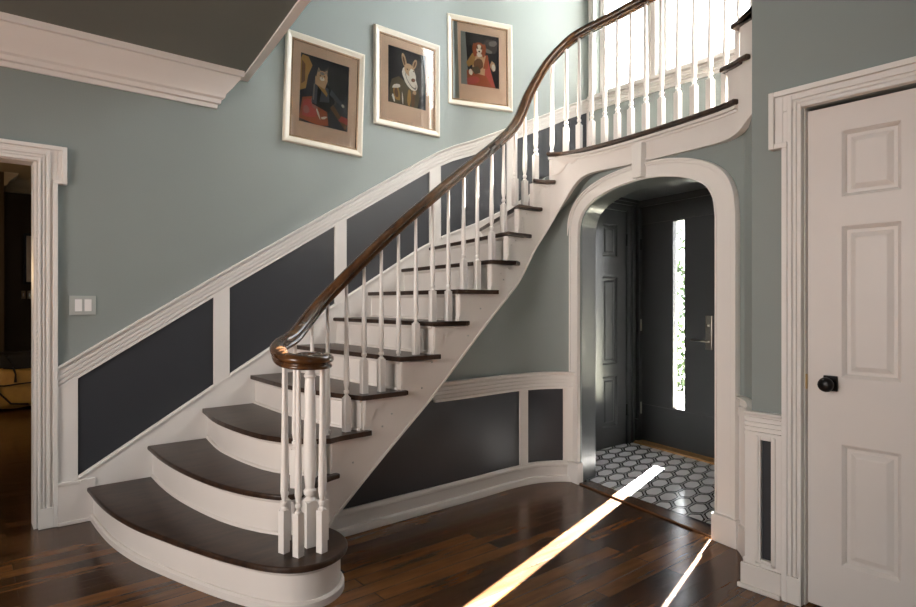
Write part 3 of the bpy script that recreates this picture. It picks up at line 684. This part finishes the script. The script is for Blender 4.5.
# ================================================================== RAILING
rail = thing('stair_railing', (1.2, 2.45, R), 'dark polished handrail with volute on white turned balusters along the open side of the stairs', 'railing')
RZ = [(.066, 1.030), (.212, 1.128), (.305, 1.213), (.408, 1.313), (.513, 1.407), (.62, 1.503), (.731, 1.597), (.847, 1.693), (.965, 1.787), (1.082, 1.878), (1.2, 1.968), (1.31, 2.052), (1.433, 2.142), (1.555, 2.23), (1.66, 2.317), (1.763, 2.45), (1.842, 2.64), (1.917, 2.825), (1.979, 2.93), (2.049, 2.968), (2.138, 2.976), (2.23, 2.98), (2.433, 2.985), (2.9, 2.985), (3.0, 3.0), (3.1, 3.08), (3.2, 3.26), (3.35, 3.48), (3.8, 3.80)]
rz = lambda s_: float(np.interp(s_, [a for a, b in RZ], [b for a, b in RZ]))
vol = [(1.150, 2.370, .953), (1.128, 2.385, .951), (1.120, 2.415, .949), (1.150, 2.448, .947), (1.188, 2.432, .945), (1.208, 2.372, .944), (1.190, 2.304, .944), (1.135, 2.272, .944), (1.068, 2.300, .946), (1.038, 2.370, .954), (1.048, 2.455, .975), (1.095, 2.545, 1.0), (*npt(.066, .07), 1.035)]
pts = vol+[(*npt(s_, .07), rz(s_)) for s_ in list(np.arange(.2, 3.8, .09))]
RP = crom(pts, 4)
prof = [(-.018, 0), (-.025, .003), (-.027, .010), (-.023, .016), (-.018, .019), (-.019, .023), (-.028, .026), (-.034, .034), (-.033, .045), (-.025, .054), (-.012, .060), (0, .062)]
prof = prof+[(-a, b) for a, b in prof[-2::-1]]
m = MB(); sc_ = [min(1.0, .75+.25*i/20) for i in range(len(RP))]
m.tube(RP, [(a, b) for a, b in prof], scale=sc_); hr = m.build('handrail', 'rail_wood', rail, smooth=True); hr['label'] = 'polished dark brown handrail'
m = MB(); m.lathe((1.155, 2.372, .95), [(0, 0), (.035, 0), (.04, .02), (.036, .045), (.02, .056), (0, .058)], 20); m.build('volute_cap', 'rail_wood', hr, smooth=True)
def baluster(x, y, z0, z1, tdir=(1, 0), blk=.175, w=.0165, name='baluster', k=1.0):
    m = MB(); c, s_ = tdir; q = [(-w, -w), (w, -w), (w, w), (-w, w)]
    q = [(x+a*c-b*s_, y+a*s_+b*c) for a, b in q]
    m.prism(q, z0, z0+blk)
    H_ = z1-z0-blk; r = w
    pr = [(r*.9, 0), (r*1.0, .004), (r*.55, .012), (r*.55, .018), (r*.85, .024), (r*.85, .034), (r*.55, .040), (r*.62, .048), (r*.92, .075), (r*.86, .14), (r*.62, H_*.62), (r*.5, H_)]
    m.lathe((x, y, z0+blk), pr, 12)
    return m.build(name, 'white_trim', rail, smooth='auto')
SB = [.066, .212, .305, .408, .513, .62, .731, .847, .965, 1.082, 1.2, 1.31, 1.433, 1.555, 1.671, 1.763, 1.842, 1.917, 1.979, 2.049, 2.138, 2.23, 2.328, 2.433, 2.545, 2.66, 2.775, 2.885, 2.99, 3.085, 3.17, 3.28, 3.42]
for s_ in SB:
    n_ = max(k for k in SC if SC[k]+.045 < s_ or k == 2)
    x, y = npt(s_, .07); x2, y2 = npt(s_+.02, .07); d = math.hypot(x2-x, y2-y)
    baluster(x, y, R*n_, rz(s_)-.003, ((x2-x)/d, (y2-y)/d))
for x, y in [(1.043, 2.386), (1.072, 2.312), (1.165, 2.290), (1.228, 2.40), (1.10, 2.50)]:
    baluster(x, y, R, .952, (.95, .3))
m = MB(); nx_, ny_ = 1.158, 2.385
m.prism([(nx_-.028, ny_-.028), (nx_+.028, ny_-.028), (nx_+.028, ny_+.028), (nx_-.028, ny_+.028)], R, R+.19)
m.lathe((nx_, ny_, R+.19), [(.026, 0), (.028, .006), (.018, .016), (.018, .022), (.026, .03), (.027, .045), (.019, .055), (.022, .08), (.028, .14), (.027, .24), (.022, .50), (.0205, .523), (.026, .529), (.026, .535), (.0205, .541), (.0205, .58)], 18)
m.build('newel_post', 'white_trim', rail, smooth='auto')

# ================================================================== WALL PICTURES
def flat(col, name, rough=.6):
    if name not in M: mat(name, col, rough, .2, noise=.18, nscale=25)
    return name
PALN = ['p_dark', 'p_navy', 'p_gold', 'p_red', 'p_rust', 'p_white', 'p_tan', 'p_brown', 'p_grey', 'p_armor', 'p_black', 'p_cloud', 'p_olive', 'p_pink']
for nme, c in zip(PALN, [(.030, .028, .032), (.038, .040, .050), (.42, .25, .08), (.45, .09, .07), (.34, .095, .04), (.88, .84, .76), (.60, .42, .26), (.17, .09, .045), (.24, .23, .22), (.085, .095, .115), (.008, .008, .01), (.09, .08, .075), (.12, .10, .06), (.40, .17, .15)]): flat(c, nme)
def blob(cx, cy, rx, ry, rot=0, n=14, jit=0, seed=0):
    rr = random.Random(seed); c, s_ = math.cos(rot), math.sin(rot); o = []
    for i in range(n):
        a = 2*math.pi*i/n; k = 1+jit*(rr.random()-.5); u, v = rx*math.cos(a)*k, ry*math.sin(a)*k
        o.append((cx+u*c-v*s_, cy+u*s_+v*c))
    return o
cat = [('p_navy', [(0, 0), (1, 0), (1, 1), (0, 1)]), ('p_cloud', blob(.62, .62, .2, .3, 0, 14, .2, 1)), ('p_dark', blob(.8, .75, .25, .3, 0, 12, .2, 2)),
 ('p_gold', [(0, .45), (.12, .5), (.16, .7), (.24, .86), (.16, .97), (.04, .98), (0, .9)]), ('p_brown', [(.03, .55), (.10, .6), (.1, .85), (.03, .9)]), ('p_gold', [(.12, .72), (.2, .8), (.17, .92), (.13, .9)]),
 ('p_rust', [(0, .05), (.4, 0), (.6, .03), (.55, .3), (.3, .42), (.06, .36)]), ('p_red', blob(.2, .22, .17, .14, .3, 12, .35, 3)), ('p_pink', blob(.14, .2, .07, .06, .2, 9, .4, 4)), ('p_pink', blob(.3, .3, .05, .09, .5, 9, .4, 5)), ('p_red', blob(.5, .3, .1, .07, 0, 9, .3, 7)),
 ('p_black', [(.25, .3), (.6, .22), (.72, .4), (.62, .6), (.42, .72), (.28, .62)]), ('p_armor', [(.24, .32), (.34, .3), (.36, .62), (.28, .66)]), ('p_grey', [(.26, .36), (.29, .36), (.30, .6), (.275, .6)]), ('p_armor', [(.4, .35), (.6, .38), (.58, .58), (.45, .6)]), ('p_armor', [(.6, .5), (.86, .36), (.9, .4), (.64, .58)]), ('p_white', blob(.89, .38, .035, .025, -.4, 8)),
 ('p_gold', [(.3, .62), (.4, .55), (.55, .45), (.56, .5), (.44, .64), (.36, .68)]), ('p_tan', [(.3, .6), (.5, .56), (.56, .7), (.3, .72)]), ('p_tan', blob(.44, .735, .115, .085, 0, 16)), ('p_tan', [(.335, .77), (.36, .86), (.42, .80)]), ('p_tan', [(.47, .80), (.545, .85), (.54, .76)]), ('p_grey', [(.35, .79), (.365, .84), (.395, .805)]), ('p_grey', [(.49, .80), (.53, .83), (.53, .785)]), ('p_grey', blob(.44, .78, .05, .025, 0, 8)), ('p_white', blob(.44, .70, .05, .03, 0, 10)), ('p_black', blob(.40, .745, .014, .01, 0, 7)), ('p_black', blob(.485, .745, .014, .01, 0, 7)), ('p_brown', blob(.44, .715, .012, .009, 0, 6)),
 ('p_white', blob(.38, .17, .02, .09, .5, 8, .2, 8)), ('p_white', blob(.5, .13, .07, .02, .3, 8, .3, 9)), ('p_brown', [(.62, .3), (.95, .02), (.99, .08), (.68, .36)]), ('p_red', [(.8, .14), (1, .1), (1, .2), (.86, .22)])]
hare = [('p_dark', [(0, 0), (1, 0), (1, 1), (0, 1)]), ('p_cloud', blob(.78, .55, .22, .35, 0, 14, .15, 1)), ('p_olive', [(.03, 0), (.78, 0), (.84, .2), (.78, .4), (.5, .42), (.28, .5), (.1, .42), (.04, .25)]), ('p_gold', blob(.22, .2, .09, .15, .3, 12, .3, 3)), ('p_brown', blob(.22, .2, .05, .09, .3, 12, .3, 4)), ('p_white', blob(.22, .31, .10, .035, .3, 9, .5, 5)), ('p_gold', blob(.55, .16, .05, .16, 0, 9, .4, 6)), ('p_white', blob(.38, .12, .018, .12, .1, 7, .3, 7)), ('p_brown', blob(.66, .14, .05, .14, 0, 9, .4, 8)), ('p_white', blob(.14, .1, .03, .08, .3, 7, .5, 9)), ('p_tan', blob(.7, .28, .05, .04, 0, 7, .4, 10)),
 ('p_white', blob(.57, .50, .25, .135, -.75, 22, .06, 11)), ('p_grey', blob(.60, .475, .19, .08, -.75, 18, .1, 12)), ('p_white', blob(.60, .49, .17, .075, -.75, 18)),
 ('p_tan', blob(.42, .81, .055, .13, .35, 14)), ('p_brown', blob(.415, .80, .025, .09, .35, 10)), ('p_tan', blob(.70, .79, .05, .10, -.45, 14)), ('p_brown', blob(.70, .785, .022, .07, -.45, 10)),
 ('p_tan', blob(.56, .66, .14, .11, -.3, 16)), ('p_white', blob(.64, .58, .085, .12, .5, 16)), ('p_tan', blob(.52, .69, .07, .06, 0, 10)), ('p_brown', blob(.66, .495, .055, .035, .2, 10)), ('p_black', blob(.50, .665, .018, .014, 0, 8)), ('p_black', blob(.665, .655, .013, .012, 0, 8)), ('p_pink', blob(.67, .50, .025, .012, 0, 6))]
dog = [('p_dark', [(0, 0), (1, 0), (1, 1), (0, 1)]), ('p_cloud', blob(.78, .8, .2, .14, 0, 12, .3, 1)), ('p_grey', blob(.84, .86, .1, .06, .2, 10, .4, 2)), ('p_grey', blob(.72, .7, .12, .04, -.2, 10, .4, 3)),
 ('p_rust', [(0, 0), (.92, 0), (.72, .22), (.62, .3), (.3, .32), (.1, .26)]), ('p_red', blob(.3, .1, .22, .08, .2, 12, .4, 4)), ('p_rust', blob(.7, .1, .16, .08, -.4, 12, .3, 5)), ('p_red', [(.58, .3), (.8, .04), (.9, .02), (.76, .38), (.7, .62), (.6, .6)]), ('p_tan', [(.3, .25), (.62, .22), (.66, .6), (.45, .66), (.3, .55)]), ('p_brown', blob(.45, .42, .12, .12, .2, 12, .4, 6)), ('p_olive', blob(.4, .3, .12, .08, 0, 10, .4, 7)), ('p_gold', [(.14, .42), (.32, .38), (.4, .6), (.3, .62)]), ('p_gold', blob(.22, .42, .08, .06, .5, 9, .3, 8)), ('p_white', blob(.25, .25, .05, .06, .3, 9, .3, 12)), ('p_rust', [(.58, .35), (.66, .62), (.72, .58), (.7, .35)]),
 ('p_tan', blob(.84, .42, .07, .10, .3, 12, .2, 9)), ('p_white', blob(.86, .40, .045, .07, .3, 10, .3, 10)),
 ('p_rust', blob(.36, .68, .06, .13, .15, 12, .2, 13)), ('p_rust', blob(.60, .69, .055, .13, -.15, 12, .2, 14)), ('p_rust', blob(.48, .78, .12, .06, 0, 12)), ('p_white', blob(.48, .71, .075, .09, 0, 14)), ('p_brown', blob(.42, .74, .025, .035, .2, 8)), ('p_brown', blob(.545, .74, .025, .035, -.2, 8)), ('p_black', blob(.48, .665, .025, .016, 0, 8)), ('p_black', blob(.445, .72, .010, .010, 0, 6)), ('p_black', blob(.52, .72, .010, .010, 0, 6)), ('p_white', blob(.48, .60, .07, .04, 0, 9, .3, 15))]
def picture(P, D, s0, s1, z0, z1, ins, art, label, tilt=0):
    mid = (s0+s1)/2; base = (P[0]+D[0]*mid, P[1]+D[1]*mid, z0)
    t = thing('framed_picture', base, label, 'picture', None)
    W = .042; b = MB()
    # frame: mitred, bevelled profile
    for k, (a0, a1_) in enumerate([(0, 0)]):
        nx, ny = D[1], -D[0]; pt = lambda a, z, dd: (P[0]+D[0]*a+nx*dd, P[1]+D[1]*a+ny*dd, z)
        rect = lambda i, dd: [pt(s0+i, z0+i, dd), pt(s1-i, z0+i, dd), pt(s1-i, z1-i, dd), pt(s0+i, z1-i, dd)]
        rings = [rect(0, .002), rect(0, .022), rect(.006, .028), rect(.016, .028), rect(.034, .022), rect(W, .020), rect(W, .002)]
        vs = [v for g in rings for v in g]; n = len(rings)
        b.add(vs, [(r*4+j, r*4+(j+1) % 4, ((r+1) % n)*4+(j+1) % 4, ((r+1) % n)*4+j) for r in range(n) for j in range(4)])
    b.build('frame', 'cream_frame', t, bevel=.0)
    b = MB(); i0 = W; i1 = W+.012
    b.lb(P, D, s0+i0, s1-i0, z0+i0, z0+i1, .004, .019); b.lb(P, D, s0+i0, s1-i0, z1-i1, z1-i0, .004, .019); b.lb(P, D, s0+i0, s0+i1, z0+i1, z1-i1, .004, .019); b.lb(P, D, s1-i1, s1-i0, z0+i1, z1-i1, .004, .019)
    b.build('inner_fillet', 'gilt_line', t)
    p0, p1, q0, q1 = ins; b = MB()
    b.lb(P, D, s0+i1, s1-i1, z0+i1, q0, .004, .010); b.lb(P, D, s0+i1, s1-i1, q1, z1-i1, .004, .010); b.lb(P, D, s0+i1, p0, q0, q1, .004, .010); b.lb(P, D, p1, s1-i1, q0, q1, .004, .010)
    b.build('mat_board', 'mat_board', t)
    b = MB(); names = []
    for li, (mn, pl) in enumerate(art):
        if mn not in names: names.append(mn)
        pl = [(min(1, max(0, u)), min(1, max(0, v))) for u, v in pl]
        vs = [pt(p0+(p1-p0)*u, q0+(q1-q0)*v, .0045+li*.00012) for u, v in pl]; b.add(vs, [tuple(range(len(vs)))], names.index(mn))
    b.build('portrait_print', names, t)
    b = MB(); b.lb(P, D, s0+i0, s1-i0, z0+i0, z1-i0, .0125, .0145); b.build('glass_pane', 'clear_glass', t)
    t.rotation_euler[1] = tilt
    return t
picture(P0, UX, 1.710, 2.328, 2.31, 3.08, (1.825, 2.205, 2.474, 2.955), cat, 'lowest and leftmost portrait on the wall, a tan cat in dark armour beside red cloth', .033)
picture(P0, UX, 2.437, 3.062, 2.575, 3.328, (2.566, 2.926, 2.77, 3.21), hare, 'middle portrait on the wall, a tall-eared white and tan animal wearing a big white ruff')
P3 = (3.3, 3.925); d3 = math.hypot(1.23, .355); D3 = (1.23/d3, -.355/d3)
picture(P3, D3, -.145, .475, 2.880, 3.637, (-.013, .349, 3.068, 3.515), dog, 'highest and rightmost portrait on the wall, a long-eared dog in a red robe', -.012)
# ================================================================== SWITCHES
t = thing('light_switch', (.543, 3.95, 1.15), 'grey double light switch plate on the blue-grey wall beside the left doorway', 'light switch')
m = MB(); m.lb(P0, UX, .480, .606, 1.148, 1.255, 0, .009); m.build('switch_plate', 'plate_grey', t, bevel=.002)
for a in (.505, .551):
    m = MB(); m.lb(P0, UX, a, a+.034, 1.168, 1.235, .009, .013); m.build('rocker', 'switch_white', t, bevel=.0015)
P9 = (0, 9.2)
for a, l_ in ((.615, 'small ivory light switch in the back room, left of the two under the picture'), (.675, 'small ivory light switch in the back room, right of the two under the picture')):
    t = thing('light_switch', (a+.02, 9.2, 1.26), l_, 'light switch', 'switches on the back room wall')
    MB().lb(P9, UX, a, a+.042, 1.26, 1.36, 0, .008).build('switch_plate', 'room_cream', t, bevel=.002)
    MB().lb(P9, UX, a+.014, a+.028, 1.29, 1.33, .008, .014).build('toggle', 'switch_white', t)
t = thing('framed_picture', (.90, 9.2, 1.42), 'black framed picture with a tan mount seen through the left doorway', 'picture')
m = MB(); a0, a1_, c0, c1_ = .635, 1.17, 1.44, 2.07
for q_ in ((a0, a0+.03, c0, c1_), (a1_-.03, a1_, c0, c1_), (a0+.03, a1_-.03, c0, c0+.03), (a0+.03, a1_-.03, c1_-.03, c1_)): m.lb(P9, UX, *q_, 0, .03)
m.build('frame', 'black_cloth', t); MB().lb(P9, UX, a0+.03, a1_-.03, c0+.03, c1_-.03, 0, .012).build('mat_board', 'mat_board', t)
# ================================================================== BAG
t = thing('duffel_bag', (.55, 8.55, 0), 'tan leather travel bag with dark top and black strap on the back room floor', 'bag')
def lump(x0, x1, y0, y1, z0, z1, nx=22, nz=12, fold=.02, seed=1):
    """soft pillow body: rounded box with creases"""
    rr = random.Random(seed); m = MB(); vs = []; nu, nv = 36, 16
    ph = [rr.random()*6 for _ in range(6)]
    for j in range(nv+1):
        v = -math.pi/2+math.pi*j/nv
        for i in range(nu):
            u = 2*math.pi*i/nu; sg = lambda c, e: math.copysign(abs(c)**e, c)
            X = sg(math.cos(v), .45)*sg(math.cos(u), .45); Y = sg(math.cos(v), .45)*sg(math.sin(u), .45); Z = sg(math.sin(v), .5)
            k = 1+fold*(math.sin(7*u+ph[0]+3*v)+.7*math.sin(13*u+5*v+ph[1])+.6*math.sin(9*v+ph[2]+2*u))
            vs.append(((x0+x1)/2+(x1-x0)/2*X*k, (y0+y1)/2+(y1-y0)/2*Y*k, (z0+z1)/2+(z1-z0)/2*Z*(1 if j in (0,) else min(k, 1.03))))
    m.add(vs, [(j*nu+i, j*nu+(i+1) % nu, (j+1)*nu+(i+1) % nu, (j+1)*nu+i) for j in range(nv) for i in range(nu)]); return m
lump(.22, 1.0, 8.3, 8.62, .035, .50, fold=.055).build('bag_body', 'tan_leather', t, smooth=True)
lump(.26, .86, 8.34, 8.58, .44, .66, fold=.04, seed=3).build('bag_top', 'black_cloth', t, smooth=True)
m = MB(); m.tube([(.50, 8.27, .33), (.50, 8.268, .42), (.47, 8.285, .52), (.42, 8.33, .62), (.36, 8.42, .665)], [(-.014, 0), (.014, 0), (.014, .006), (-.014, .006)]); m.build('strap', 'black_cloth', t)
m = MB(); m.tube([(.30, 8.25, .44), (.34, 8.262, .25), (.46, 8.27, .10), (.62, 8.27, .08)], circ(.010, 8)); m.tube([(.9, 8.27, .42), (.80, 8.262, .22), (.68, 8.27, .10)], circ(.010, 8)); m.tube([(.24, 8.29, .315), (.4, 8.27, .30), (.6, 8.265, .318), (.98, 8.29, .32)], circ(.008, 8)); m.build('piping', 'black_cloth', t, smooth=True)
# ================================================================== OUTSIDE
struct(MB().box(4.8, 30, -12, 22, -.25, -.15).build('ground', 'soil_ground'))
def shrub(x, y, h, r, seed, label):
    rr = random.Random(seed); t = thing('garden_shrub', (x, y, -.15), label, 'shrub', 'shrubs outside the front door'); m = MB()
    for _ in range(900):
        a = rr.random()*6.283; v = rr.uniform(-1, 1); k = (1-v*v)**.5*rr.uniform(.6, 1); c = np.array((x+r*k*math.cos(a), y+r*k*math.sin(a), -.15+h/2+h/2*v))
        d1 = np.array([rr.gauss(0, 1) for _ in range(3)]); d1 /= np.linalg.norm(d1); d2 = np.cross(d1, (rr.gauss(0, 1), rr.gauss(0, 1), 1)); d2 /= np.linalg.norm(d2)
        m.add([c-d1*.07, c+d2*.03, c+d1*.07, c-d2*.03], [(0, 1, 2, 3)])
    m.build('foliage', 'leaf', t)
    MB().lathe((x, y, -.15), [(.03, 0), (.02, h*.5)], 8).build('stem', 'p_brown', t)
shrub(8.6, 5.1, 1.9, .55, 1, 'leafy green shrub seen through the glass slot of the front door')
shrub(11.5, 6.4, 3.4, .9, 2, 'taller pale shrub further out seen through the glass slot of the front door')
